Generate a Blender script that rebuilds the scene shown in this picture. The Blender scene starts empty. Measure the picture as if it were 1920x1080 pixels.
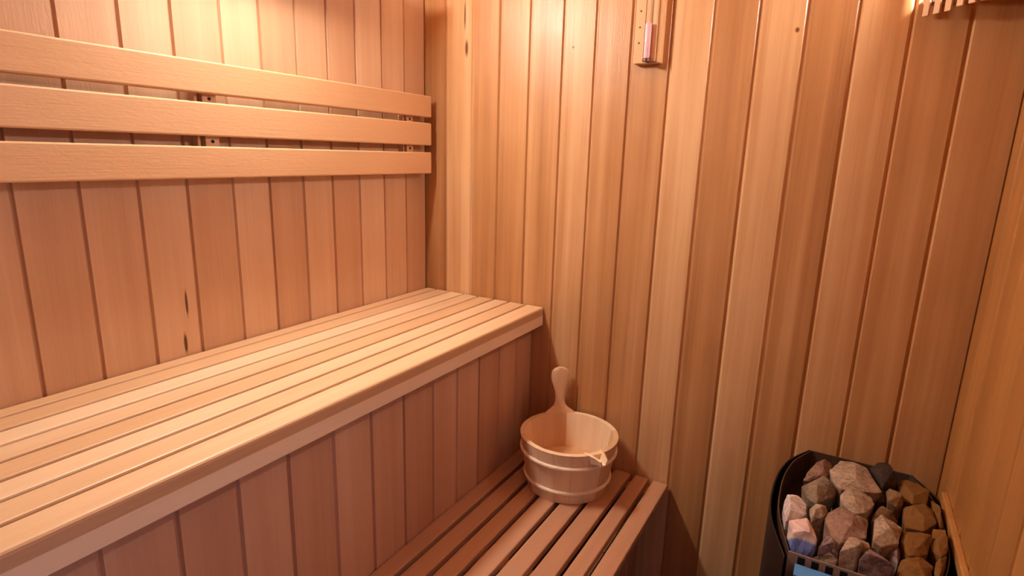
import bpy, bmesh, math, random
from mathutils import Vector, Matrix, noise

random.seed(7)
sc = bpy.context.scene
COL = sc.collection

# ------------------------------------------------------------------ materials
def new_mat(name):
    m = bpy.data.materials.new(name)
    m.use_nodes = True
    nt = m.node_tree
    for n in list(nt.nodes):
        nt.nodes.remove(n)
    out = nt.nodes.new('ShaderNodeOutputMaterial')
    b = nt.nodes.new('ShaderNodeBsdfPrincipled')
    nt.links.new(b.outputs[0], out.inputs[0])
    return m, nt, b

def math_node(nt, op, a, b=None):
    n = nt.nodes.new('ShaderNodeMath'); n.operation = op
    for i, v in enumerate((a, b)):
        if v is None: continue
        if isinstance(v, (int, float)): n.inputs[i].default_value = v
        else: nt.links.new(v, n.inputs[i])
    return n.outputs[0]

def mapped(nt, coord, scale, seed=None, loc=(0, 0, 0)):
    mp = nt.nodes.new('ShaderNodeMapping')
    mp.inputs['Scale'].default_value = scale
    mp.inputs['Location'].default_value = loc
    nt.links.new(coord, mp.inputs['Vector'])
    if seed is None:
        return mp.outputs[0]
    cb = nt.nodes.new('ShaderNodeCombineXYZ')
    for i, k in enumerate((13.7, 7.1, 9.3)):
        nt.links.new(math_node(nt, 'MULTIPLY', seed, k), cb.inputs[i])
    ad = nt.nodes.new('ShaderNodeVectorMath'); ad.operation = 'ADD'
    nt.links.new(mp.outputs[0], ad.inputs[0]); nt.links.new(cb.outputs[0], ad.inputs[1])
    return ad.outputs[0]

def noise_node(nt, vec, detail=3, rough=.5, dist=0.0):
    n = nt.nodes.new('ShaderNodeTexNoise')
    n.inputs['Scale'].default_value = 1.0
    n.inputs['Detail'].default_value = detail
    n.inputs['Roughness'].default_value = rough
    n.inputs['Distortion'].default_value = dist
    nt.links.new(vec, n.inputs['Vector'])
    return n.outputs[0]

def ramp(nt, fac, stops):
    r = nt.nodes.new('ShaderNodeValToRGB')
    el = r.color_ramp.elements
    while len(el) < len(stops): el.new(.5)
    for e, (p, c) in zip(el, stops):
        e.position = p; e.color = (*c, 1)
    nt.links.new(fac, r.inputs[0])
    return r.outputs[0]

# three stops of the wood, dark to light (linear)
HEMLOCK = [(0.0, (.30, .122, .040)), (.5, (.505, .253, .104)), (1.0, (.715, .445, .235))]

def wood(name, axis, stops=HEMLOCK, rough=.42, streak=.30, fine=.22, knots=(), bump=.25, pores=True, spec=.5):
    """axis: 0/1/2, the direction the grain runs in object space.  knots: (x, y, z, radius, stretch along z)"""
    m, nt, b = new_mat(name)
    tc = nt.nodes.new('ShaderNodeTexCoord').outputs['Object']
    at = nt.nodes.new('ShaderNodeAttribute'); at.attribute_name = 'tint'; tint = at.outputs['Fac']
    sd = nt.nodes.new('ShaderNodeAttribute'); sd.attribute_name = 'seed'; seed = sd.outputs['Fac']
    def s(across, along):
        v = [across] * 3; v[axis] = along
        return tuple(v)
    broad = noise_node(nt, mapped(nt, tc, s(19, .7), seed), 2, .45, .3)
    band = noise_node(nt, mapped(nt, tc, s(70, 1.1), seed), 3, .55, .2)
    grain = noise_node(nt, mapped(nt, tc, s(330, 7.0), seed), 3, .6)
    cloud = noise_node(nt, mapped(nt, tc, s(8, 4), seed), 3, .55)
    f = math_node(nt, 'ADD', tint, math_node(nt, 'MULTIPLY', math_node(nt, 'SUBTRACT', broad, .5), streak * 2.2))
    f = math_node(nt, 'ADD', f, math_node(nt, 'MULTIPLY', math_node(nt, 'SUBTRACT', band, .5), streak * 1.1))
    f = math_node(nt, 'ADD', f, math_node(nt, 'MULTIPLY', math_node(nt, 'SUBTRACT', grain, .5), fine))
    f = math_node(nt, 'ADD', f, math_node(nt, 'MULTIPLY', math_node(nt, 'SUBTRACT', cloud, .5), streak * .6))
    for (kx, ky, kz, kr, kst) in knots:
        vs = nt.nodes.new('ShaderNodeVectorMath'); vs.operation = 'SUBTRACT'
        nt.links.new(tc, vs.inputs[0]); vs.inputs[1].default_value = (kx, ky, kz)
        sp = [1 / kr] * 3; sp[axis] = 1 / (kr * kst)
        vm = nt.nodes.new('ShaderNodeVectorMath'); vm.operation = 'MULTIPLY'
        nt.links.new(vs.outputs[0], vm.inputs[0]); vm.inputs[1].default_value = sp
        ln = nt.nodes.new('ShaderNodeVectorMath'); ln.operation = 'LENGTH'
        nt.links.new(vm.outputs[0], ln.inputs[0])
        mr = nt.nodes.new('ShaderNodeMapRange'); mr.interpolation_type = 'SMOOTHSTEP'
        mr.inputs[1].default_value = .45; mr.inputs[2].default_value = 1.25
        mr.inputs[3].default_value = -1.1; mr.inputs[4].default_value = 0
        nt.links.new(ln.outputs['Value'], mr.inputs[0])
        f = math_node(nt, 'ADD', f, mr.outputs[0])
    lo = (stops[0][1][0] * .22, stops[0][1][1] * .18, stops[0][1][2] * .16)
    st = [(0.0, lo)] + [(.25 + .75 * p, c) for p, c in stops]
    f2 = math_node(nt, 'ADD', math_node(nt, 'MULTIPLY', f, .75), .25)
    nt.links.new(ramp(nt, f2, st), b.inputs['Base Color'])
    r = math_node(nt, 'ADD', math_node(nt, 'MULTIPLY', math_node(nt, 'SUBTRACT', cloud, .5), .3), rough)
    nt.links.new(r, b.inputs['Roughness'])
    b.inputs['Specular IOR Level'].default_value = spec
    scale_n = noise_node(nt, mapped(nt, tc, s(210, 60), seed), 3, .6) if pores else grain
    h = math_node(nt, 'ADD', math_node(nt, 'MULTIPLY', grain, .6), math_node(nt, 'MULTIPLY', scale_n, .8))
    bp = nt.nodes.new('ShaderNodeBump'); bp.inputs['Strength'].default_value = bump; bp.inputs['Distance'].default_value = .0016
    nt.links.new(h, bp.inputs['Height']); nt.links.new(bp.outputs[0], b.inputs['Normal'])
    return m

def plain(name, col, rough=.5, metal=0.0, nscale=60, namp=.15, bump=0.0, spec=.5):
    m, nt, b = new_mat(name)
    tc = nt.nodes.new('ShaderNodeTexCoord').outputs['Object']
    n = noise_node(nt, mapped(nt, tc, (nscale,) * 3), 4, .6)
    lo = tuple(max(0, c * (1 - namp)) for c in col); hi = tuple(min(1, c * (1 + namp)) for c in col)
    nt.links.new(ramp(nt, n, [(.3, lo), (.7, hi)]), b.inputs['Base Color'])
    b.inputs['Roughness'].default_value = rough; b.inputs['Metallic'].default_value = metal
    b.inputs['Specular IOR Level'].default_value = spec
    if bump:
        bp = nt.nodes.new('ShaderNodeBump'); bp.inputs['Strength'].default_value = bump; bp.inputs['Distance'].default_value = .002
        nt.links.new(n, bp.inputs['Height']); nt.links.new(bp.outputs[0], b.inputs['Normal'])
    return m

def stone_mat(name, col, col2, rough=.85, split=.5):
    m, nt, b = new_mat(name)
    tc = nt.nodes.new('ShaderNodeTexCoord').outputs['Object']
    n1 = noise_node(nt, mapped(nt, tc, (42, 42, 60)), 6, .7, .8)
    n2 = noise_node(nt, mapped(nt, tc, (190, 190, 190)), 4, .7)
    f = math_node(nt, 'ADD', math_node(nt, 'MULTIPLY', n1, .75), math_node(nt, 'MULTIPLY', n2, .4))
    mid = tuple((a + c) / 2 for a, c in zip(col, col2))
    dk = tuple(c * .45 for c in col)
    nt.links.new(ramp(nt, f, [(.34, dk), (.47, col), (.58, mid), (.70, col2)]), b.inputs['Base Color'])
    b.inputs['Roughness'].default_value = rough; b.inputs['Specular IOR Level'].default_value = .3
    bp = nt.nodes.new('ShaderNodeBump'); bp.inputs['Strength'].default_value = .7; bp.inputs['Distance'].default_value = .004
    nt.links.new(f, bp.inputs['Height']); nt.links.new(bp.outputs[0], b.inputs['Normal'])
    return m

def glow(name, col, strength):
    m = bpy.data.materials.new(name); m.use_nodes = True
    nt = m.node_tree
    for n in list(nt.nodes): nt.nodes.remove(n)
    out = nt.nodes.new('ShaderNodeOutputMaterial'); e = nt.nodes.new('ShaderNodeEmission')
    e.inputs[0].default_value = (*col, 1); e.inputs[1].default_value = strength
    nt.links.new(e.outputs[0], out.inputs[0])
    return m

def clear_glass(name):
    """thin clear glass: what lies behind shows through, a fresnel share mirrors"""
    m = bpy.data.materials.new(name); m.use_nodes = True
    nt = m.node_tree
    for n in list(nt.nodes): nt.nodes.remove(n)
    out = nt.nodes.new('ShaderNodeOutputMaterial'); mix = nt.nodes.new('ShaderNodeMixShader')
    tr = nt.nodes.new('ShaderNodeBsdfTransparent'); tr.inputs[0].default_value = (.97, .96, .96, 1)
    gl = nt.nodes.new('ShaderNodeBsdfGlossy'); gl.inputs['Roughness'].default_value = .08
    fr = nt.nodes.new('ShaderNodeFresnel'); fr.inputs[0].default_value = 1.22
    nt.links.new(fr.outputs[0], mix.inputs[0]); nt.links.new(tr.outputs[0], mix.inputs[1]); nt.links.new(gl.outputs[0], mix.inputs[2])
    nt.links.new(mix.outputs[0], out.inputs[0])
    return m

# ------------------------------------------------------------------ mesh helpers
class MB:
    """collects geometry with a tint and a seed per face, links ONE mesh object"""
    def __init__(self):
        self.v = []; self.f = []; self.t = []; self.s = []
    def add(self, verts, faces, tint=.5, seed=None):
        o = len(self.v)
        if seed is None: seed = random.random() * 10
        self.v += [tuple(p) for p in verts]
        self.f += [tuple(i + o for i in q) for q in faces]
        self.t += [tint] * len(faces); self.s += [seed] * len(faces)
        return self
    def box(self, lo, hi, tint=.5, seed=None):
        x0, y0, z0 = lo; x1, y1, z1 = hi
        v = [(x0, y0, z0), (x1, y0, z0), (x1, y1, z0), (x0, y1, z0), (x0, y0, z1), (x1, y0, z1), (x1, y1, z1), (x0, y1, z1)]
        f = [(0, 3, 2, 1), (4, 5, 6, 7), (0, 1, 5, 4), (1, 2, 6, 5), (2, 3, 7, 6), (3, 0, 4, 7)]
        return self.add(v, f, tint, seed)
    def prism(self, prof, frame, length, tint=.5, seed=None, caps=True):
        """prof: closed 2-D outline; frame: (origin, u, v, w) the outline lies in u,v and runs along w"""
        o, u, v, w = [Vector(q) for q in frame]
        n = len(prof)
        vs = [o + u * a + v * b for a, b in prof] + [o + u * a + v * b + w * length for a, b in prof]
        fs = [(i, (i + 1) % n, n + (i + 1) % n, n + i) for i in range(n)]
        if caps: fs += [tuple(range(n))[::-1], tuple(range(n, 2 * n))]
        return self.add(vs, fs, tint, seed)
    def tube(self, pts, r, seg=12, tint=.5, closed=False, caps=True):
        rings = []; n = len(pts)
        up = Vector((0, 0, 1))
        vs = []; fs = []
        for i, p in enumerate(pts):
            p = Vector(p)
            a = Vector(pts[(i - 1) % n] if (closed or i > 0) else pts[i]); b = Vector(pts[(i + 1) % n] if (closed or i < n - 1) else pts[i])
            d = (b - a).normalized()
            s = d.cross(up)
            if s.length < 1e-4: s = d.cross(Vector((1, 0, 0)))
            s.normalize(); t = s.cross(d)
            rr = r[i] if isinstance(r, (list, tuple)) else r
            vs += [p + (s * math.cos(2 * math.pi * k / seg) + t * math.sin(2 * math.pi * k / seg)) * rr for k in range(seg)]
        m = n if closed else n - 1
        for i in range(m):
            j = (i + 1) % n
            for k in range(seg):
                l = (k + 1) % seg
                fs.append((i * seg + k, j * seg + k, j * seg + l, i * seg + l))
        if not closed and caps:
            fs.append(tuple(range(seg))); fs.append(tuple((n - 1) * seg + k for k in range(seg))[::-1])
        return self.add(vs, fs, tint)
    def lathe(self, prof, centre=(0, 0, 0), seg=48, tint=.5, closed=False):
        """prof: list of (radius, z)"""
        cx, cy, cz = centre; vs = []; fs = []
        n = len(prof)
        for r, z in prof:
            vs += [(cx + r * math.cos(2 * math.pi * k / seg), cy + r * math.sin(2 * math.pi * k / seg), cz + z) for k in range(seg)]
        for i in range(n if closed else n - 1):
            j = (i + 1) % n
            for k in range(seg):
                l = (k + 1) % seg
                fs.append((i * seg + k, i * seg + l, j * seg + l, j * seg + k))
        if not closed:
            fs.append(tuple(range(seg))[::-1]); fs.append(tuple((n - 1) * seg + k for k in range(seg)))
        return self.add(vs, fs, tint)
    def build(self, name, mat, parent=None, bevel=0.0, smooth=False, seg=2, at=None):
        me = bpy.data.meshes.new(name)
        o = bpy.data.objects.new(name, me); COL.objects.link(o)
        # origin at the middle of the foot, so that an unparented mesh has its own place
        off = Vector((0, 0, 0))
        if at is not None:
            off = Vector(at)
        elif parent is None:
            xs = [p[0] for p in self.v]; ys = [p[1] for p in self.v]; zs = [p[2] for p in self.v]
            off = Vector(((min(xs) + max(xs)) / 2, (min(ys) + max(ys)) / 2, min(zs)))
        else:
            off = parent.location.copy() if parent.parent is None else parent.parent.location + parent.location
        me.from_pydata([Vector(p) - off for p in self.v], [], self.f)
        a = me.attributes.new('tint', 'FLOAT', 'FACE'); b = me.attributes.new('seed', 'FLOAT', 'FACE')
        for i, (t, s) in enumerate(zip(self.t, self.s)):
            a.data[i].value = t; b.data[i].value = s
        bm = bmesh.new(); bm.from_mesh(me)
        bmesh.ops.recalc_face_normals(bm, faces=bm.faces)
        bm.to_mesh(me); bm.free()
        if smooth:
            for p in me.polygons: p.use_smooth = True
        me.materials.append(mat)
        if parent is None: o.location = off
        else:
            o.parent = parent
            o.location = (0, 0, 0)
        if bevel:
            md = o.modifiers.new('edge', 'BEVEL'); md.width = bevel; md.segments = seg; md.limit_method = 'ANGLE'; md.angle_limit = math.radians(35)
        if smooth:
            md = o.modifiers.new('split', 'EDGE_SPLIT'); md.split_angle = math.radians(40)
        return o

def thing(name, label, cat, loc, group=None):
    o = bpy.data.objects.new(name, None); COL.objects.link(o)
    o.empty_display_size = .05
    o.location = loc; o['label'] = label; o['category'] = cat
    if group: o['group'] = group
    return o

def tag(o, label, cat, group=None):
    o['label'] = label; o['category'] = cat
    if group: o['group'] = group
    return o

def struct(o, label, cat):
    o['kind'] = 'structure'; o['label'] = label; o['category'] = cat
    return o

def boarding(mb, seams, origin, u, n, z0, z1, tints, depth=.005, half=.0058, gap=.0012):
    """vertical tongue-and-groove boards: flat faces, bevelled edges, a narrow groove; u runs along the wall, n into the room"""
    o = Vector(origin); u = Vector(u); n = Vector(n)
    for i in range(len(seams) - 1):
        a, b = seams[i], seams[i + 1]
        jit = .35 * half * (random.random() - .5)
        h1 = half + jit
        prof = [(a, -.012), (b, -.012), (b, -depth), (b - gap, -depth), (b - h1, 0), (a + h1, 0), (a + gap, -depth), (a, -depth)]
        mb.prism(prof, (o + Vector((0, 0, z0)), u, n, (0, 0, 1)), z1 - z0, tints[i % len(tints)])
    return mb

STONES=[
 ('black_back',0.700,0.090,[(1.270,-0.106),(1.293,-0.049),(1.308,-0.062),(1.323,-0.128),(1.319,-0.142),(1.294,-0.176),(1.283,-0.143)]),
 ('tan_big',0.705,0.100,[(1.196,-0.174),(1.215,-0.118),(1.229,-0.099),(1.243,-0.103),(1.267,-0.119),(1.277,-0.157),(1.296,-0.197),(1.281,-0.215),(1.253,-0.217),(1.244,-0.233),(1.220,-0.241),(1.206,-0.214)]),
 ('red_back',0.675,0.070,[(1.153,-0.184),(1.157,-0.141),(1.173,-0.096),(1.197,-0.073),(1.208,-0.076),(1.198,-0.115),(1.200,-0.138),(1.181,-0.156),(1.163,-0.177)]),
 ('grey_slab',0.695,0.060,[(1.152,-0.246),(1.192,-0.183),(1.199,-0.185),(1.218,-0.229),(1.213,-0.248),(1.184,-0.299),(1.168,-0.290)]),
 ('tan_mid',0.700,0.080,[(1.219,-0.256),(1.229,-0.231),(1.250,-0.214),(1.275,-0.230),(1.280,-0.250),(1.266,-0.300),(1.245,-0.310),(1.224,-0.298)]),
 ('dark_wedge',0.680,0.060,[(1.256,-0.168),(1.279,-0.149),(1.304,-0.150),(1.308,-0.171),(1.300,-0.203),(1.285,-0.205),(1.270,-0.186)]),
 ('brown_right',0.690,0.080,[(1.300,-0.166),(1.318,-0.143),(1.330,-0.154),(1.330,-0.201),(1.315,-0.216),(1.302,-0.214)]),
 ('white_left',0.690,0.080,[(1.131,-0.285),(1.150,-0.284),(1.168,-0.299),(1.171,-0.343),(1.161,-0.364),(1.141,-0.377),(1.125,-0.380),(1.124,-0.359),(1.128,-0.322)]),
 ('bluelit',0.695,0.090,[(1.128,-0.412),(1.141,-0.387),(1.172,-0.364),(1.185,-0.382),(1.193,-0.437),(1.190,-0.466),(1.181,-0.484),(1.168,-0.484),(1.150,-0.484),(1.136,-0.449)]),
 ('pink_small',0.690,0.060,[(1.172,-0.323),(1.181,-0.301),(1.200,-0.293),(1.206,-0.316),(1.198,-0.342),(1.179,-0.352)]),
 ('red_big',0.700,0.100,[(1.197,-0.358),(1.204,-0.318),(1.220,-0.303),(1.241,-0.315),(1.270,-0.320),(1.266,-0.376),(1.248,-0.369),(1.234,-0.398),(1.226,-0.413),(1.211,-0.401)]),
 ('tan_block',0.700,0.100,[(1.275,-0.319),(1.280,-0.300),(1.294,-0.281),(1.312,-0.293),(1.320,-0.318),(1.313,-0.368),(1.299,-0.373),(1.286,-0.393),(1.272,-0.390)]),
 ('brown_slab',0.685,0.050,[(1.275,-0.263),(1.287,-0.245),(1.310,-0.237),(1.320,-0.253),(1.307,-0.268),(1.289,-0.268),(1.274,-0.287)]),
 ('purple_white',0.685,0.090,[(1.194,-0.440),(1.204,-0.383),(1.217,-0.390),(1.229,-0.404),(1.226,-0.435),(1.212,-0.461),(1.196,-0.458)]),
 ('pale_front',0.695,0.100,[(1.229,-0.414),(1.239,-0.381),(1.250,-0.365),(1.269,-0.384),(1.271,-0.399),(1.258,-0.419),(1.254,-0.458),(1.252,-0.477),(1.229,-0.483),(1.225,-0.455)]),
 ('purple_front',0.690,0.100,[(1.257,-0.412),(1.268,-0.395),(1.280,-0.393),(1.308,-0.426),(1.302,-0.445),(1.283,-0.459),(1.260,-0.468),(1.254,-0.451)]),
 ('dark_right',0.675,0.080,[(1.283,-0.358),(1.298,-0.342),(1.316,-0.334),(1.320,-0.364),(1.313,-0.397),(1.302,-0.387)]),
 ('low_front',0.670,0.060,[(1.188,-0.450),(1.212,-0.425),(1.227,-0.417),(1.228,-0.438),(1.213,-0.444),(1.196,-0.451)]),
 ('b1',0.685,0.080,[(1.322,-0.112),(1.340,-0.083),(1.361,-0.080),(1.379,-0.110),(1.369,-0.161),(1.345,-0.183),(1.328,-0.165)]),
 ('b2',0.685,0.080,[(1.330,-0.196),(1.366,-0.169),(1.379,-0.181),(1.378,-0.235),(1.358,-0.267),(1.330,-0.266)]),
 ('b3',0.680,0.080,[(1.379,-0.123),(1.391,-0.157),(1.398,-0.195),(1.396,-0.234),(1.383,-0.237),(1.378,-0.188)]),
 ('b4',0.690,0.090,[(1.322,-0.298),(1.352,-0.279),(1.365,-0.297),(1.356,-0.350),(1.326,-0.380),(1.317,-0.345)]),
 ('b5',0.685,0.090,[(1.372,-0.258),(1.393,-0.253),(1.399,-0.288),(1.396,-0.328),(1.374,-0.350),(1.363,-0.328)]),
 ('b6',0.685,0.090,[(1.316,-0.384),(1.347,-0.357),(1.362,-0.373),(1.352,-0.430),(1.319,-0.458),(1.309,-0.422)]),
 ('b7',0.680,0.090,[(1.368,-0.350),(1.397,-0.331),(1.398,-0.365),(1.395,-0.410),(1.366,-0.435),(1.361,-0.396)]),
]

GLOW1, GLOW2, WORLD, EXPO = 180.0, 2900.0, .85, 0.06
SKY = (.74, .68, 1.0)
LCOL = (1.0, .92, .80)
LCOL2 = (1.0, .90, .83)
LX, LY, LH, LLEN = .11, -.66, 1.79, .24     # the wall lamp

# ------------------------------------------------------------------ the place
# left wall x = 0, far wall y = 0, right wall x = 1.409, metres; the camera stands beside the doorway
RX = 1.409; NY = -1.75; CZ = 2.06
W_FAR = wood('far_wall_boards', 2, rough=.40, streak=.44, knots=[(1.0107, 0, 1.5957, .0045, 1.3), (.1496, 0, 1.612, .006, 4.0), (.143, 0, 1.70, .003, 14), (.4854, 0, 1.594, .003, 1.2)])
W_LEFT = wood('left_wall_boards', 2, rough=.38, streak=.22, stops=[(0, (.40, .20, .10)), (.5, (.57, .335, .19)), (1, (.75, .52, .33))], knots=[(0, -.79, 1.0, .003, 10), (0, -.80, .915, .004, 6)])
W_RIGHT = wood('right_wall_boards', 2, stops=[(0, (.27, .105, .026)), (.5, (.42, .19, .055)), (1, (.56, .29, .10))], rough=.45)
W_SLAT = wood('bench_slat_wood', 1, stops=[(0, (.44, .225, .105)), (.5, (.63, .405, .225)), (1, (.80, .60, .40))], rough=.45, streak=.22,
              knots=[(.425, -.76, .885, .009, 1.8)])
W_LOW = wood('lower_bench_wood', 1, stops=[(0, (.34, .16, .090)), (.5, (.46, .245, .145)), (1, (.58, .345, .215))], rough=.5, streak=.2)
W_RAIL = wood('backrest_wood', 1, stops=[(0, (.50, .255, .115)), (.5, (.64, .37, .185)), (1, (.74, .47, .26))], rough=.5, streak=.12, fine=.14)
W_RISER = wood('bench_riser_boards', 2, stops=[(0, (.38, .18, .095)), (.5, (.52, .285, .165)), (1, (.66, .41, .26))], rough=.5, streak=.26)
W_BUCKET = wood('bucket_wood', 2, stops=[(0, (.52, .28, .14)), (.5, (.68, .44, .25)), (1, (.90, .72, .50))], rough=.5, streak=.18)
W_TIMER = wood('timer_wood', 2, stops=[(0, (.45, .23, .10)), (.5, (.62, .37, .18)), (1, (.78, .54, .31))], rough=.5, streak=.12)
W_SHADE = wood('lamp_shade_wood', 2, stops=[(0, (.45, .24, .12)), (.5, (.62, .38, .21)), (1, (.76, .52, .32))], rough=.55, streak=.1)
W_CEIL = wood('ceiling_boards', 0, rough=.5)
W_DARK = wood('low_bounce_boards', 2, stops=[(0, (.05, .025, .015)), (.5, (.08, .04, .02)), (1, (.12, .06, .03))], rough=.5)  # for the unseen near wall, colour set dark to cut bounced light
HOLE = plain('dark_screw_hole', (.012, .006, .004), .8)
FLOOR = plain('dark_floor_tile', (.10, .06, .045), .5)

# ---- setting
m = MB(); P = .0945
seams = [-.012, .075, .172, .263, .358, .457, .548, .643, .741, .836, .933, 1.029, 1.124, 1.216, 1.3115, RX + .004]
tints = [.34, .74, .40, .46, .44, .72, .46, .38, .76, .34, .78, .38, .66, .40, .48]
boarding(m, seams, (0, 0, 0), (1, 0, 0), (0, -1, 0), 0, CZ, tints)
m.box((-.03, .010, 0), (RX + .03, .022, CZ), .4)
struct(m.build('wall_far', W_FAR, at=(0, 0, 0)), 'far wall of vertical honey coloured softwood boards behind the bucket', 'wall')

m = MB()
seams = [0.004, .06, .104, .19, .287, .382, .475, .571, .664, .765, .86, .957, 1.052, 1.148, 1.243, 1.34, 1.435, 1.53, 1.625, 1.72, -NY]
seams = [0.004, .097, .19, .287, .382, .475, .571, .664, .765, .86, .957, 1.052, 1.148, 1.243, 1.34, 1.435, 1.53, 1.625, -NY]
tints = [.46, .62, .66, .44, .54, .36, .62, .42, .58, .46, .38, .60, .44, .55, .5]
boarding(m, seams, (0, 0, 0), (0, -1, 0), (1, 0, 0), 0, CZ, tints, .006, .0040, .0015)
m.box((-.022, NY - .012, 0), (-.010, .012, CZ), .4)
struct(m.build('wall_left', W_LEFT, at=(0, 0, 0)), 'left wall of vertical pinkish softwood boards behind the upper bench', 'wall')

DY0, DY1, DZ = -1.71, -1.15, 1.92           # unseen doorway in the right wall, placed and sized for cool fill
seams = [0.004] + [.078 + P * k for k in range(10)] + [-DY1]
m = MB()
boarding(m, seams, (RX, 0, 0), (0, -1, 0), (-1, 0, 0), 0, CZ, [.42, .5, .38, .52, .45])
m.box((RX + .010, DY1, 0), (RX + .022, .012, CZ), .4)
m.box((RX, DY0, DZ), (RX + .022, DY1, CZ)); m.box((RX, NY - .012, 0), (RX + .022, DY0, CZ))
struct(m.build('wall_right', W_RIGHT, at=(0, 0, 0)), 'right wall of vertical amber coloured softwood boards beside the heater', 'wall')
m = MB()
boarding(m, [.004 + .0935 * k for k in range(15)] + [RX + .004], (0, NY, 0), (1, 0, 0), (0, 1, 0), 0, CZ, [.5, .4, .6])
m.box((-.022, NY - .022, 0), (RX + .022, NY - .010, CZ), .4)
struct(m.build('wall_near', W_DARK, at=(0, 0, 0)), 'near wall of boards opposite the heater, dark to cut bounced light', 'wall')
m = MB()
m.box((RX - .018, DY0 - .03, 0), (RX, DY0, DZ + .03)); m.box((RX - .018, DY1, 0), (RX, DY1 + .03, DZ + .03)); m.box((RX - .018, DY0, DZ), (RX, DY1, DZ + .03))
struct(m.build('trim_1', W_TIMER), 'plain wooden frame around the unseen open doorway', 'trim')

m = MB(); m.box((-.012, NY - .012, -.02), (RX + .012, .012, 0))
struct(m.build('floor', FLOOR), 'dark tiled floor', 'floor')
m = MB()
for k in range(19):
    a = NY + k * .0935; b = min(a + .092, .012)
    m.box((-.012, a, CZ), (RX + .012, b, CZ + .012), .4 + .3 * random.random())
m.box((-.012, NY, CZ + .012), (RX + .012, .012, CZ + .02))
struct(m.build('ceiling', W_CEIL), 'boarded wooden ceiling', 'ceiling')

m = MB()   # narrow batten along the right wall at the height of the heater's rim
m.box((RX - .011, -.62, .661), (RX, -.105, .682), .72)
struct(m.build('trim_2', W_RIGHT, bevel=.002), 'narrow wooden batten on the right wall beside the heater', 'trim')

# ---- backrest on the left wall
t = thing('backrest', 'three rail wooden backrest fixed to the left wall above the upper bench', 'backrest', (0, -.8, 1.256))
for (z0, z1, tt, e) in ((1.4195, 1.4803, .44, -.0285), (1.3385, 1.403, .58, -.029), (1.256, 1.3185, .56, -.0295)):
    m = MB(); m.box((.024, -1.62, z0), (.0445, e, z1), tt)
    m.build('rail', W_RAIL, t, bevel=.003)
for (a, b, c, d) in ((-.744, -.7385, -.731, -.702), (-.128, -.122, -.1185, -.091), (-1.36, -1.354, -1.347, -1.318)):
    m = MB(); m.box((.0003, c, 1.27), (.024, d, 1.468), .72); m.box((.0003, a, 1.27), (.018, b, 1.468), .75)
    m.box((.0003, b, 1.27), (.006, c, 1.468), .1)
    br = m.build('bracket', W_RAIL, t)
    for z in (1.4115, 1.3285):
        m = MB(); m.tube([(.0235, (c + d) / 2, z), (.0252, (c + d) / 2, z)], .0034, 12)
        m.build('screw', HOLE, br)['label'] = 'dark screw hole'

# ---- upper bench
UB = thing('sauna_bench', 'tall slatted wooden bench along the left wall with boarded riser', 'bench', (.21, -.8, 0))
edges = [(.0035, .037), (.044, .091), (.098, .1455), (.1525, .2005), (.2075, .257), (.264, .311), (.318, .3685), (.3755, .431)]
tt = [.44, .54, .80, .62, .46, .76, .54, .66]
YE = -1.62
for (a, b), q in zip(edges[:-1], tt):
    m = MB(); m.box((a, YE, .864), (b, -.003, .8886), q)
    m.build('slat', W_SLAT, UB, bevel=.003)
m = MB(); z0, z1, zm = .8335, .8886, .865     # the front board, with a darker band of grain along its upper edge
def strip(p, q, tint):
    m.add([(p[0], YE, p[1]), (q[0], YE, q[1]), (q[0], -.003, q[1]), (p[0], -.003, p[1])], [(0, 1, 2, 3)], tint, 3.3)
prof = [(.3755, z0), (.3755, z1 - .003), (.3785, z1), (.424, z1), (.4278, z1 - .001), (.4300, z1 - .0032), (.431, z1 - .007), (.431, zm), (.431, z0 + .003), (.428, z0)]
for i, q in enumerate([.6, .6, .68, .6, .42, .34, .30, 1.0, .8, .6]):
    strip(prof[i], prof[(i + 1) % len(prof)], q)
for y in (YE, -.003):
    m.add([(x, y, z) for x, z in prof], [tuple(range(len(prof)))], .5, 3.3)
fo = m.build('front_board', W_SLAT, UB)
bm = bmesh.new(); bm.from_mesh(fo.data); bmesh.ops.remove_doubles(bm, verts=bm.verts, dist=1e-5); bmesh.ops.recalc_face_normals(bm, faces=bm.faces); bm.to_mesh(fo.data); bm.free()
for y in (-.06, -.66, -1.26):
    m = MB(); m.box((.0035, y - .045, .828), (.385, y, .864), .4); m.build('cross_batten', W_SLAT, UB)
m = MB()
seams = [.0035, .093, .187, .284, .38, .475, .575, .672, .771, .87, .965, 1.06, 1.16, 1.255, 1.35, 1.445, 1.54, -YE]
boarding(m, seams, (.397, 0, 0), (0, -1, 0), (1, 0, 0), .003, .828, [.42, .50, .36, .60, .52, .32, .50, .62, .42, .58, .38, .50], .006, .0042, .0015)
m.build('riser', W_RISER, UB)

# ---- lower bench
LB = thing('sauna_bench', 'low slatted wooden bench carrying the bucket', 'bench', (.61, -.8, 0))
edges = [(.3985, .441), (.453, .498), (.510, .553), (.565, .611), (.623, .671), (.683, .7305), (.7425, .781), (.793, .835)]
tt = [.60, .58, .60, .56, .52, .46, .52, .54]
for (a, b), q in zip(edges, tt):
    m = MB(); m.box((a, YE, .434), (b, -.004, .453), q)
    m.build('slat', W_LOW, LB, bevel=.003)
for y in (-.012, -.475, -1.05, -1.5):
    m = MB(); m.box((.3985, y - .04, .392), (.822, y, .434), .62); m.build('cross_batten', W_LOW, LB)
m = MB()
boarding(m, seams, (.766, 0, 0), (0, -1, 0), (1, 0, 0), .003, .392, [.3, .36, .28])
m.build('riser', W_RISER, LB)

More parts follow.
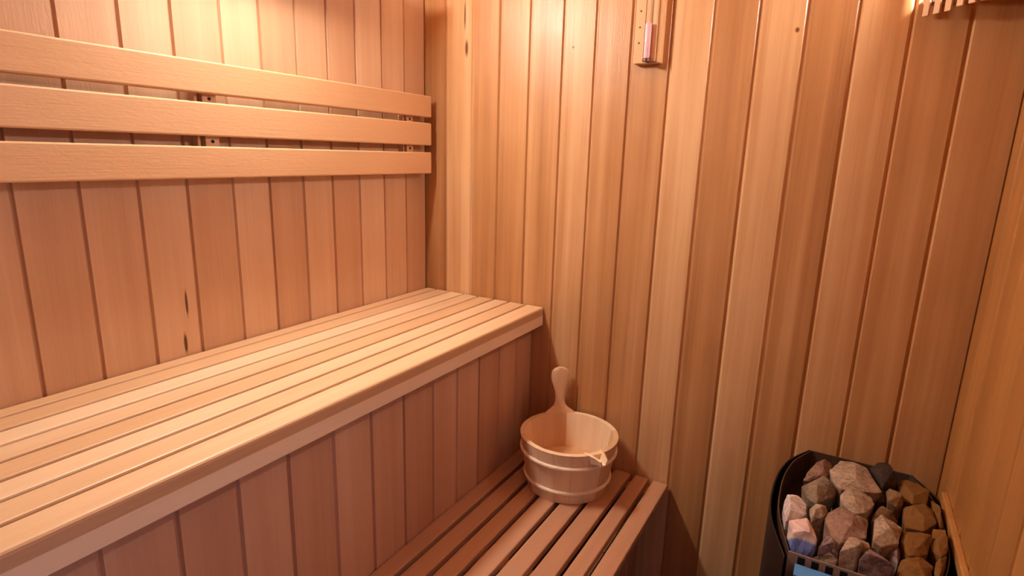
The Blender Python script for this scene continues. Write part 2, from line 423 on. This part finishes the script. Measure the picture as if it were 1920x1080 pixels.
# ---- bucket
bc = Vector((.594, -.142, .453)); r0, r1, H, TH = .1075, .1305, .147, .013
BK = thing('water_bucket', 'pale wooden sauna bucket with tall stave handle on the lower bench', 'bucket', bc)
ha = math.radians(128)          # the handle stave, at the back
sa = math.radians(-33)          # the spout, towards the front right
NS = 18; SUB = 4
def rad(z): return r0 + (r1 - r0) * z / H
m = MB()
stint = [.55, .62, .38, .30, .36, .42, .80, .86, .84, .88, .82, .45, .5, .58, .42, .48, .62, .5]
w = 2 * math.pi / NS
for k in range(NS):
    a0 = ha - w / 2 + k * w
    vs = []; fs = []
    g = .0018 / r1
    angs = [a0, a0 + g] + [a0 + g + (w - 2 * g) * i / SUB for i in range(1, SUB)] + [a0 + w - g, a0 + w]
    for ang in angs:
        edge = ang in (a0, a0 + w)
        for z in (0, H):
            ro = rad(z) - (.0012 if edge else 0); ri = rad(z) - TH
            vs += [(bc.x + ro * math.cos(ang), bc.y + ro * math.sin(ang), bc.z + z), (bc.x + ri * math.cos(ang), bc.y + ri * math.sin(ang), bc.z + z)]
    for i in range(len(angs) - 1):
        p, q = 4 * i, 4 * (i + 1)
        fs += [(p, q, q + 2, p + 2), (p + 1, p + 3, q + 3, q + 1), (p + 2, q + 2, q + 3, p + 3), (p, p + 1, q + 1, q)]
    n = 4 * (len(angs) - 1)
    fs += [(0, 2, 3, 1), (n, n + 1, n + 3, n + 2)]
    # staves pinkish by the handle, lamp light painted pale at the right-hand back
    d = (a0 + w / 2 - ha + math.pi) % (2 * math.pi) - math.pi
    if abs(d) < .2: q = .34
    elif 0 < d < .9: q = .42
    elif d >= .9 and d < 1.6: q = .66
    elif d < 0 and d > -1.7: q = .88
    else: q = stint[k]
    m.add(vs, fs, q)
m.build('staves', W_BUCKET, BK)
m = MB(); m.lathe([(.0, .036), (rad(.036) - TH + .0004, .036), (rad(.050) - TH + .0004, .050), (rad(.050) - TH - .004, .0525), (0, .0525)], bc, 48, .30)
m.build('bottom', W_BUCKET, BK)
HOOP = plain('pale_hoop', (.90, .74, .57), .45, 0, 40, .10)
for z, rr in ((.108, .0052), (.0335, .0052)):
    m = MB(); R = rad(z) + .0012
    m.tube([(bc.x + R * math.cos(2 * math.pi * k / 72), bc.y + R * math.sin(2 * math.pi * k / 72), bc.z + z) for k in range(72)], rr, 10, .5, closed=True)
    m.build('hoop', HOOP, BK, smooth=True)['label'] = 'pale band hoop'
# handle: paddle on the back stave, leaning out with the stave
er = Vector((math.cos(ha), math.sin(ha), 0)); et = Vector((-math.sin(ha), math.cos(ha), 0))
lean = (r1 - r0) / H * .55
half = [(-.020, .036), (.0, .0445), (.006, .0375), (.013, .026), (.022, .0175), (.034, .0142), (.050, .0140), (.064, .0155), (.078, .0195), (.092, .0245), (.103, .0268), (.114, .0262), (.123, .0228), (.129, .0165), (.132, .008)]
vs = []; fs = []
for z, hw in half:
    c = bc + er * (r1 - TH / 2 + lean * max(z, 0) + (r1 - r0) / H * min(z, 0)) + Vector((0, 0, H + z))
    # curved with the bucket low down, flat in the grip
    for side, tk in ((1, .0062), (-1, .0062)):
        for s_ in (-1, -.66, -.33, 0, .33, .66, 1):
            curve = -(hw * s_) ** 2 / (2 * r1) * max(0, 1 - max(z, 0) / .035)
            th = tk * (1 - .55 * abs(s_) ** 4)
            p = c + et * (hw * s_) + er * (curve + side * th)
            vs.append(p)
nr = len(half)
for i in range(nr - 1):
    for side in (0, 1):
        for k in range(6):
            a = i * 14 + side * 7 + k; fs.append((a, a + 1, a + 15, a + 14))
    for k in (0, 6):
        a = i * 14 + k; fs.append((a, a + 14, a + 21, a + 7))
for i in (0, nr - 1):
    for k in range(6):
        a = i * 14 + k; fs.append((a, a + 1, a + 8, a + 7))
m = MB(); m.add(vs, fs, .46); m.build('handle', W_BUCKET, BK, smooth=True)
# spout: a pale trough on the rim
es = Vector((math.cos(sa), math.sin(sa), 0)); ep = Vector((-math.sin(sa), math.cos(sa), 0))
vs = []; fs = []
secs = [(-.017, .030, .010, .0005), (-.004, .024, .014, .001), (.014, .017, .014, .000), (.031, .0115, .011, -.003)]
for d, hw, dip, dz in secs:
    c = bc + es * (r1 + d) + Vector((0, 0, H + dz))
    for a, z in ((-hw, 0), (-hw * .78, .0022), (-hw * .35, -dip), (hw * .35, -dip), (hw * .78, .0022), (hw, 0), (hw * .62, -.024 + d * .35), (-hw * .62, -.024 + d * .35)):
        vs.append(c + ep * a + Vector((0, 0, z)))
for i in range(len(secs) - 1):
    for k in range(8):
        a = i * 8 + k; b = i * 8 + (k + 1) % 8; fs.append((a, b, b + 8, a + 8))
fs += [tuple(range(8)), tuple(8 * (len(secs) - 1) + k for k in range(8))]
m = MB(); m.add(vs, fs, .95); m.build('spout', W_BUCKET, BK)['label'] = 'pale pouring lip'

# ---- sand timer on the far wall
TYB = .0008; TX0, TX1, TZ0, TZ1 = .657, .7235, 1.541, 1.86
ST = thing('sand_timer', 'wooden sand timer with a glass tube of pink sand on the far wall', 'sand timer', (.69, 0, TZ0))
m = MB(); m.box((TX0, -.022, TZ0), (TX1, TYB, TZ1), .50)
bd = m.build('board', W_TIMER, ST, bevel=.002)
DOT = plain('minute_dot', (.10, .075, .02), .7)
for z in (1.659, 1.623, 1.588, 1.70, 1.735):
    m = MB(); m.tube([(.6685, -.0219, z), (.6685, -.0226, z)], .0024, 12); m.build('minute_mark', DOT, bd)['label'] = 'dark minute dot'
cx, cy = .6935, -.034; zl, zh = TZ0 + .006, TZ1 - .006; zm = (zl + zh) / 2
GL = clear_glass('timer_glass')
prof = [(.002, 0), (.0078, .003), (.0085, .012), (.0085, zm - zl - .018), (.0025, zm - zl), (.0085, zm - zl + .018), (.0085, zh - zl - .012), (.0078, zh - zl - .003), (.002, zh - zl)]
m = MB(); m.lathe(prof, (cx, cy, zl), 24); m.build('glass_tube', GL, ST, smooth=True)
SAND = plain('pink_sand', (.93, .55, .58), .8, 0, 900, .12)
m = MB(); m.lathe([(.002, .001), (.0066, .004), (.0072, .012), (.0072, .080), (.002, .083)], (cx, cy, zl), 24); m.build('sand', SAND, ST, smooth=True)['label'] = 'pink sand'
CLIP = plain('timer_end_cap', (.10, .035, .02), .4)
for z in (zl - .004, zh - .002):
    m = MB(); m.tube([(cx, cy, z), (cx, cy, z + .0055)], .0093, 20); m.box((cx - .005, cy, z), (cx + .005, -.0215, z + .0055)); m.build('end_cap', CLIP, ST)
m = MB(); m.box((TX1 - .020, -.0265, TZ0 + .004), (TX1 - .012, -.0219, TZ1 - .004), .8)
m.build('beading', W_TIMER, ST)

# ---- slatted corner lamp shade and its lamp
SH = thing('lamp_shade', 'slatted wooden lamp shade across the upper right corner', 'lamp shade', (1.33, -.08, 1.60))
e1 = Vector((1.229, -.007, 0)); e2 = Vector((RX - .006, -.176, 0)); d = (e2 - e1); L = d.length; d.normalize(); nn = Vector((-d.y, d.x, 0))
if nn.y > 0: nn = -nn            # towards the room
N = 11
for k in range(N):
    c = e1 + d * (L * (k + .5) / N)
    hw = .0062
    zb = 1.600 + (.004 if k > 2 else 0)
    prof = [(-hw, 0), (hw, 0), (hw, .005), (-hw, .005)]
    m = MB(); m.prism(prof, (c + Vector((0, 0, zb)), d, nn, (0, 0, 1)), .34, .5 + .2 * random.random())
    m.build('slat', W_SHADE, SH, bevel=.001)
for z in (1.624, 1.89):
    m = MB(); m.prism([(-.002, -.012), (L + .002, -.012), (L + .002, 0), (-.002, 0)], (e1 + Vector((0, 0, z)), d, nn, (0, 0, 1)), .010, .5)
    m.build('crosspiece', W_SHADE, SH)
m = MB(); m.prism([(e1.x + .008, -.0006), (RX - .0006, -.0006), (RX - .0006, e2.y + .008)], ((0, 0, 1.622), (1, 0, 0), (0, 1, 0), (0, 0, 1)), .008, .35)  # added floor under the lamp, blocks its light from the corner below
m.build('light_stop_board', W_SHADE, SH)
LP = thing('globe_lamp', 'small round lamp behind the corner lamp shade', 'lamp', (1.345, -.062, 1.6305))
LZ = 1.738
BULB = glow('corner_lamp_glass', LCOL2, GLOW2)
m = MB(); m.lathe([(.001, -.0215)] + [(.022 * math.cos(math.radians(a)), .022 * math.sin(math.radians(a))) for a in range(-70, 71, 14)] + [(.001, .0215)], (1.345, -.062, LZ), 32)
m.build('globe', BULB, LP, smooth=True)
FIX = plain('lamp_base', (.75, .68, .58), .5)
m = MB(); m.lathe([(.0, -.062), (.018, -.060), (.032, -.044), (.037, -.030), (.034, -.030), (.024, -.036), (0, -.038)], (1.345, -.062, LZ), 32)  # bowl shaped to cut off the lamp's steep downward light
m.tube([(1.345, -.062, LZ - .058), (1.345, -.062, 1.6302)], .012, 14); m.build('base', FIX, LP, smooth=True)

# ---- wall lamp above the backrest (just above the picture)
WL = thing('wall_lamp', 'long frosted wall lamp on the left wall above the backrest', 'lamp', (0, LY, LH))
m = MB(); m.box((.0004, LY - LLEN / 2 - .02, LH - .022), (.03, LY + LLEN / 2 + .02, LH + .022)); m.build('base', FIX, WL, bevel=.004)
m = MB(); m.box((.0004, LY - LLEN / 2 - .35, LH - .052), (.099, LY + LLEN / 2 + .35, LH - .045)); m.build('light_baffle', FIX, WL)  # added opaque lip, keeps the lamp's glare off the left wall
m = MB(); m.box((.0004, LY - LLEN / 2 - .02, LH - .045), (.02, LY + LLEN / 2 + .02, LH - .022)); m.build('baffle_bracket', FIX, WL)
m = MB(); m.box((.03, LY - .02, LH - .012), (LX - .030, LY + .02, LH + .012)); m.build('neck', FIX, WL)
m = MB()
pts = []; rr = []
for k in range(7):
    a_ = math.pi / 2 * k / 6; pts.append((LX, LY - LLEN / 2 - .034 * math.cos(a_), LH)); rr.append(max(.0015, .034 * math.sin(a_)))
for k in range(1, 7):
    a_ = math.pi / 2 * k / 6; pts.append((LX, LY + LLEN / 2 + .034 * math.sin(a_), LH)); rr.append(max(.0015, .034 * math.cos(a_)))
m.tube(pts, rr, 20)
m.build('globe', glow('wall_lamp_glass', LCOL, GLOW1), WL, smooth=True)

# ---- heater in the right-hand corner
HT = thing('sauna_heater', 'dark metal sauna heater full of stones in the far right corner', 'heater', (1.26, -.23, .20))
STEEL = plain('dark_liner_steel', (.16, .10, .075), .42, .6, 30, .2)
BLACK = plain('black_casing', (.012, .008, .008), .45, 0, 30, .2)
BLUE = plain('blue_reflection_steel', (.07, .30, .80), .30, .35, 40, .06)  # steel with the cool daylight reflection painted in as blue
TANST = plain('front_grille_steel', (.36, .24, .15), .5, .3, 40, .15)
def catmull(P, n=6):
    out = []
    for i in range(len(P) - 1):
        p0 = P[max(i - 1, 0)]; p1 = P[i]; p2 = P[i + 1]; p3 = P[min(i + 2, len(P) - 1)]
        for k in range(n):
            t_ = k / n
            out.append(tuple(.5 * ((2 * p1[j]) + (-p0[j] + p2[j]) * t_ + (2 * p0[j] - 5 * p1[j] + 4 * p2[j] - p3[j]) * t_ ** 2 + (-p0[j] + 3 * p1[j] - 3 * p2[j] + p3[j]) * t_ ** 3) for j in (0, 1)))
    out.append(tuple(P[-1])); return out
left_in = catmull([(1.160, -.018), (1.128, -.098), (1.1155, -.20), (1.122, -.325), (1.151, -.442)])
right_in = [(2.514 - x, y) for x, y in left_in]
right_in = [(min(x, 1.396), y) for x, y in right_in]
left_out = catmull([(1.155, -.010), (1.117, -.092), (1.1015, -.20), (1.1085, -.335), (1.146, -.458)])
right_out = [(min(2.514 - x, 1.4025), y) for x, y in left_out]
RZ = .66; HB = .20
def ring(path, z): return [(x, y, z) for x, y in path]
def sheet(mb, path, z0, z1, thick, centre=(1.257, -.23)):
    """a bent metal sheet along path with real thickness"""
    n = len(path); vs = []; fs = []
    for (x, y) in path:
        d_ = Vector((centre[0] - x, centre[1] - y)); d_.normalize()
        xi, yi = x + d_.x * thick, y + d_.y * thick
        vs += [(x, y, z0), (x, y, z1), (xi, yi, z1), (xi, yi, z0)]
    for i in range(n - 1):
        a, b = 4 * i, 4 * (i + 1)
        for k in range(4):
            l = (k + 1) % 4; fs.append((a + k, b + k, b + l, a + l))
    fs += [(0, 1, 2, 3), tuple(4 * (n - 1) + k for k in (3, 2, 1, 0))]
    return mb.add(vs, fs)
back = [left_in[0], right_in[0]]
m = MB(); sheet(m, list(reversed(left_in)) + right_in, HB + .1, RZ, .0022)
m.build('liner', STEEL, HT)
m = MB(); sheet(m, list(reversed(left_out)) + right_out, HB, RZ - .004, .003); 
m.build('casing', BLACK, HT)
# bottom and stone grate
inner = left_in + list(reversed(right_in))
def plate(path, z0, z1, sc_=1.0, c=(1.257, -.23)):
    pp = [(c[0] + (x - c[0]) * sc_, c[1] + (y - c[1]) * sc_) for x, y in path]
    return MB().prism(pp, ((0, 0, z0), (1, 0, 0), (0, 1, 0), (0, 0, 1)), z1 - z0)
plate(inner, .588, .596, .985).build('grate', BLACK, HT)
plate(left_out + list(reversed(right_out)), HB, HB + .006, .99).build('bottom', BLACK, HT)
# front of the liner: strip with slots
x0, x1 = left_in[-1][0], right_in[-1][0]; yf = left_in[-1][1]
m = MB(); ns = 9; z0, z1 = .628, .660; pitch = (x1 - x0 - .02) / ns
m.box((x0, yf - .0015, z1 - .004), (x1, yf + .0015, z1), .5)
m.box((x0, yf - .0015, .59), (x1, yf + .0015, z0 + .006), .5)
xs = x0
for k in range(ns + 1):
    xe = x0 + .016 + k * pitch
    m.box((xs, yf - .0015, z0 + .006), (min(xe, x1), yf + .0015, z1 - .004)); xs = xe + .0115
m.build('front_grille', TANST, HT)
m = MB(); m.box((x0 + .002, yf + .004, .606), (x1 - .002, yf + .006, .6565)); m.build('grille_backing', BLACK, HT)
# front rail (steel) and front panel
xo0, xo1 = left_out[-1][0], right_out[-1][0]; yo = left_out[-1][1]
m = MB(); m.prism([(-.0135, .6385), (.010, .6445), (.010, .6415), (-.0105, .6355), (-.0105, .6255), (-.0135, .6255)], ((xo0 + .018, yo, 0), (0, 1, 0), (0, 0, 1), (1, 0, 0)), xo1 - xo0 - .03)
m.build('front_rail', BLUE, HT)['label'] = 'steel front rail, blue reflection in its colour'
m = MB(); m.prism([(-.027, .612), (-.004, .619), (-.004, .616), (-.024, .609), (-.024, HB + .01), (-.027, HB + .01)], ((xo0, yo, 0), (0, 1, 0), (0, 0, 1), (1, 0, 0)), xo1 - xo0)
m.build('front_panel', BLUE, HT)['label'] = 'steel front panel, blue reflection in its colour'
for x in (1.19, 1.32):
    m = MB(); m.box((x, -.012, .30), (x + .03, -.0003, .55)); m.build('wall_bracket', BLACK, HT)
for x in (1.155, 1.33):
    for y in (-.42, -.08):
        m = MB(); m.box((x, y, 0), (x + .03, y + .03, HB)); m.build('foot', BLACK, HT)

# ---- stones
SM = {
 'tan': stone_mat('tan_stone', (.23, .155, .11), (.50, .39, .30)),
 'grey': stone_mat('grey_stone', (.13, .095, .065), (.30, .235, .17)),
 'red': stone_mat('reddish_stone', (.19, .10, .075), (.36, .235, .18)),
 'black': stone_mat('black_stone', (.022, .013, .012), (.06, .038, .034)),
 'white': stone_mat('whitish_stone', (.42, .32, .34), (.86, .78, .76)),
 'purple': stone_mat('purplish_stone', (.13, .075, .085), (.34, .245, .24)),
 'brown': stone_mat('brown_stone', (.15, .085, .04), (.27, .165, .085)),
 'dull': stone_mat('dull_brown_stone', (.185, .085, .021), (.215, .102, .027)),  # even low-contrast brown, close to the tone of the wall boards
}
def bluelit_mat():
    m_, nt, b = new_mat('bluelit_stone')  # blue daylight on the front face is painted into the colour
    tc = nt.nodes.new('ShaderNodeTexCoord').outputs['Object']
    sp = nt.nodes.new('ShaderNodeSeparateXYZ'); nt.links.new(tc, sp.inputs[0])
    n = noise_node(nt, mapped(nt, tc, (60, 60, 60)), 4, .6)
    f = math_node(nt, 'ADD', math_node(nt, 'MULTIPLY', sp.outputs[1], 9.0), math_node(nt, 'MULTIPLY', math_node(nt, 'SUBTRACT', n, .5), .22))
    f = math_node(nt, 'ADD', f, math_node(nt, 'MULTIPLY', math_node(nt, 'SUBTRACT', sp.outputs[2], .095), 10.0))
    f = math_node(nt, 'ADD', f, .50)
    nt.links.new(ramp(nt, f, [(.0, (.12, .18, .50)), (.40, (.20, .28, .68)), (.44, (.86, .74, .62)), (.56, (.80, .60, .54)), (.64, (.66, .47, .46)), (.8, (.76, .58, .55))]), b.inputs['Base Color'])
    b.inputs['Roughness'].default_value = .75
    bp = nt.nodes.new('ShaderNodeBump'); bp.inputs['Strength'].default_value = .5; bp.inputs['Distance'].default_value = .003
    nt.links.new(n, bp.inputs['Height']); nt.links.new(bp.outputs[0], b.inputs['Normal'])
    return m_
SM['band'] = bluelit_mat()

def interp(path, y):
    best = None
    for (a, b) in zip(path, path[1:]):
        if (a[1] - y) * (b[1] - y) <= 0 and a[1] != b[1]:
            t_ = (y - a[1]) / (b[1] - a[1]); return a[0] + (b[0] - a[0]) * t_
    return path[-1][0] if y < path[-1][1] else path[0][0]

def stone(outline, zt, zb, mat, seed, rise=.009, grow=.965):
    rnd = random.Random(seed)
    c = Vector((sum(p[0] for p in outline) / len(outline), sum(p[1] for p in outline) / len(outline)))
    pts = []
    def clampin(x, y):
        y = max(min(y, -.024), -.429)
        return (max(interp(left_in, y) + .006, min(interp(right_in, y) - .006, x)), y)
    for (x, y) in outline:
        x, y = c.x + (x - c.x) * grow, c.y + (y - c.y) * grow
        z = zt - rnd.uniform(.003, .016)
        pts.append((*clampin(x, y), z))
        k = rnd.uniform(.62, .86)
        pts.append((*clampin(c.x + (x - c.x) * k, c.y + (y - c.y) * k), zb + rnd.uniform(.0, .010)))
    for k in range(4):
        a = rnd.uniform(0, 6.28); p = outline[rnd.randrange(len(outline))]
        f = rnd.uniform(.25, .7)
        pts.append((*clampin(c.x + (p[0] - c.x) * f, c.y + (p[1] - c.y) * f), zt + rnd.uniform(0, rise)))
    pts.append((c.x, c.y, zb))
    bm = bmesh.new()
    for p in pts: bm.verts.new(p)
    bmesh.ops.convex_hull(bm, input=bm.verts)
    loose = [v for v in bm.verts if not v.link_faces]
    if loose: bmesh.ops.delete(bm, geom=loose, context='VERTS')
    bmesh.ops.dissolve_limit(bm, angle_limit=math.radians(14), verts=bm.verts, edges=bm.edges)
    bmesh.ops.bevel(bm, geom=bm.edges[:], offset=.0017, segments=2, affect='EDGES', profile=.6)
    bmesh.ops.triangulate(bm, faces=bm.faces)
    bmesh.ops.subdivide_edges(bm, edges=[e for e in bm.edges if e.calc_length() > .010], cuts=1, use_grid_fill=False)
    bmesh.ops.triangulate(bm, faces=bm.faces)
    bmesh.ops.subdivide_edges(bm, edges=[e for e in bm.edges if e.calc_length() > .008], cuts=1)
    bmesh.ops.triangulate(bm, faces=bm.faces)
    bm.normal_update()
    o3 = Vector((seed * 3.1, seed * 1.7, 0))
    for v in bm.verts:
        n = noise.noise(v.co * 70 + o3) * .0016 + noise.noise(v.co * 190 + o3) * .0008
        v.co += v.normal * n
    bmesh.ops.recalc_face_normals(bm, faces=bm.faces)
    off = Vector((c.x, c.y, zb))
    for v in bm.verts: v.co -= off
    me = bpy.data.meshes.new('heater_stone'); bm.to_mesh(me); bm.free()
    me.materials.append(mat)
    o = bpy.data.objects.new('heater_stone', me); COL.objects.link(o); o.location = off
    return o

LAB = {
 'black_back': ('black', 'black angular stone at the back of the heater, on the rim'),
 'tan_big': ('tan', 'largest pale tan stone, at the back middle of the heater'),
 'red_back': ('red', 'reddish brown stone in the back left of the heater by the rim'),
 'grey_slab': ('grey', 'blocky grey stone with a pale top edge tilted over the dark left gap'),
 'tan_mid': ('tan', 'rough tan stone in front of the largest pale stone'),
 'dark_wedge': ('black', 'dark wedge shaped stone between the largest pale stone and the black stone'),
 'brown_right': ('brown', 'small brown stone in front of the black angular stone'),
 'white_left': ('white', 'pinkish white stone against the left rim, behind the cream stone'),
 'bluelit': ('band', 'cream stone with blue daylight painted on its front, at the left rim'),
 'pink_small': ('tan', 'small pinkish tan stone right of the pinkish white stone'),
 'red_big': ('red', 'large reddish brown stone in the middle of the heater'),
 'tan_block': ('tan', 'upright tan block at the right of the large reddish stone'),
 'brown_slab': ('brown', 'flat brown stone just behind the upright tan block'),
 'purple_white': ('purple', 'purple and white stone right of the cream stone'),
 'pale_front': ('tan', 'pale tan stone at the front middle, over the grille slots'),
 'purple_front': ('purple', 'dark purplish stone at the front right, before the upright tan block'),
 'dark_right': ('purple', 'dark brown purple stone below the upright tan block'),
 'low_front': ('tan', 'low pinkish stone behind the first grille slots'),
 'b1': ('dull', 'dull brown stone by the back right rim, beside the black stone'),
 'b2': ('dull', 'dull brown stone next behind the corner of the right wall batten'),
 'b3': ('dull', 'narrow dull brown stone against the right rim, farthest back there'),
 'b4': ('dull', 'dull brown stone touching the right side of the upright tan block'),
 'b5': ('dull', 'dull brown stone against the right rim, halfway along'),
 'b6': ('dull', 'dull brown stone right of the dark purplish front stone'),
 'b7': ('dull', 'dull brown stone in the front right corner of the heater'),
}
for i, (n, zt, th, o) in enumerate(STONES):
    mk, lab = LAB[n]
    tag(stone(o, zt, .597, SM[mk], i + 3, *((.003, 1.03) if mk == 'dull' else (.009, .945))), lab, 'stone', 'stones in the heater')

# ------------------------------------------------------------------ light and camera
w_ = bpy.data.worlds.new('daylight'); sc.world = w_; w_.use_nodes = True
nt = w_.node_tree
bg = nt.nodes['Background']
bg.inputs[0].default_value = (*SKY, 1); bg.inputs[1].default_value = WORLD
pl = bpy.data.lights.new('doorway_daylight', 'AREA'); pl.shape = 'RECTANGLE'; pl.size = DY1 - DY0; pl.size_y = DZ; pl.cycles.is_portal = True
po = bpy.data.objects.new('doorway_daylight', pl); COL.objects.link(po)
po.location = (RX + .015, (DY0 + DY1) / 2, DZ / 2); po.rotation_euler = (math.radians(90), 0, math.radians(90))

cam = bpy.data.cameras.new('camera'); co = bpy.data.objects.new('camera', cam); COL.objects.link(co)
F = 1081.227
cam.sensor_width = 36; cam.lens = 36 * F / 1920; cam.clip_start = .02
Rm = ((0.86080857, 0.50820201, 0.02719039), (0.13776616, -0.18125461, -0.9737388), (-0.48992764, 0.84194862, -0.22603856))
mx = Matrix(((Rm[0][0], -Rm[1][0], -Rm[2][0], 1.1658), (Rm[0][1], -Rm[1][1], -Rm[2][1], -1.45), (Rm[0][2], -Rm[1][2], -Rm[2][2], 1.32), (0, 0, 0, 1)))
co.matrix_world = mx
sc.camera = co
sc.view_settings.view_transform = 'Standard'; sc.view_settings.look = 'None'; sc.view_settings.gamma = 1; sc.view_settings.use_curve_mapping = False
sc.view_settings.exposure = EXPO
sc.cycles.use_denoising = True
sc.cycles.max_bounces = 12; sc.cycles.diffuse_bounces = 8
sc.cycles.sample_clamp_indirect = 6
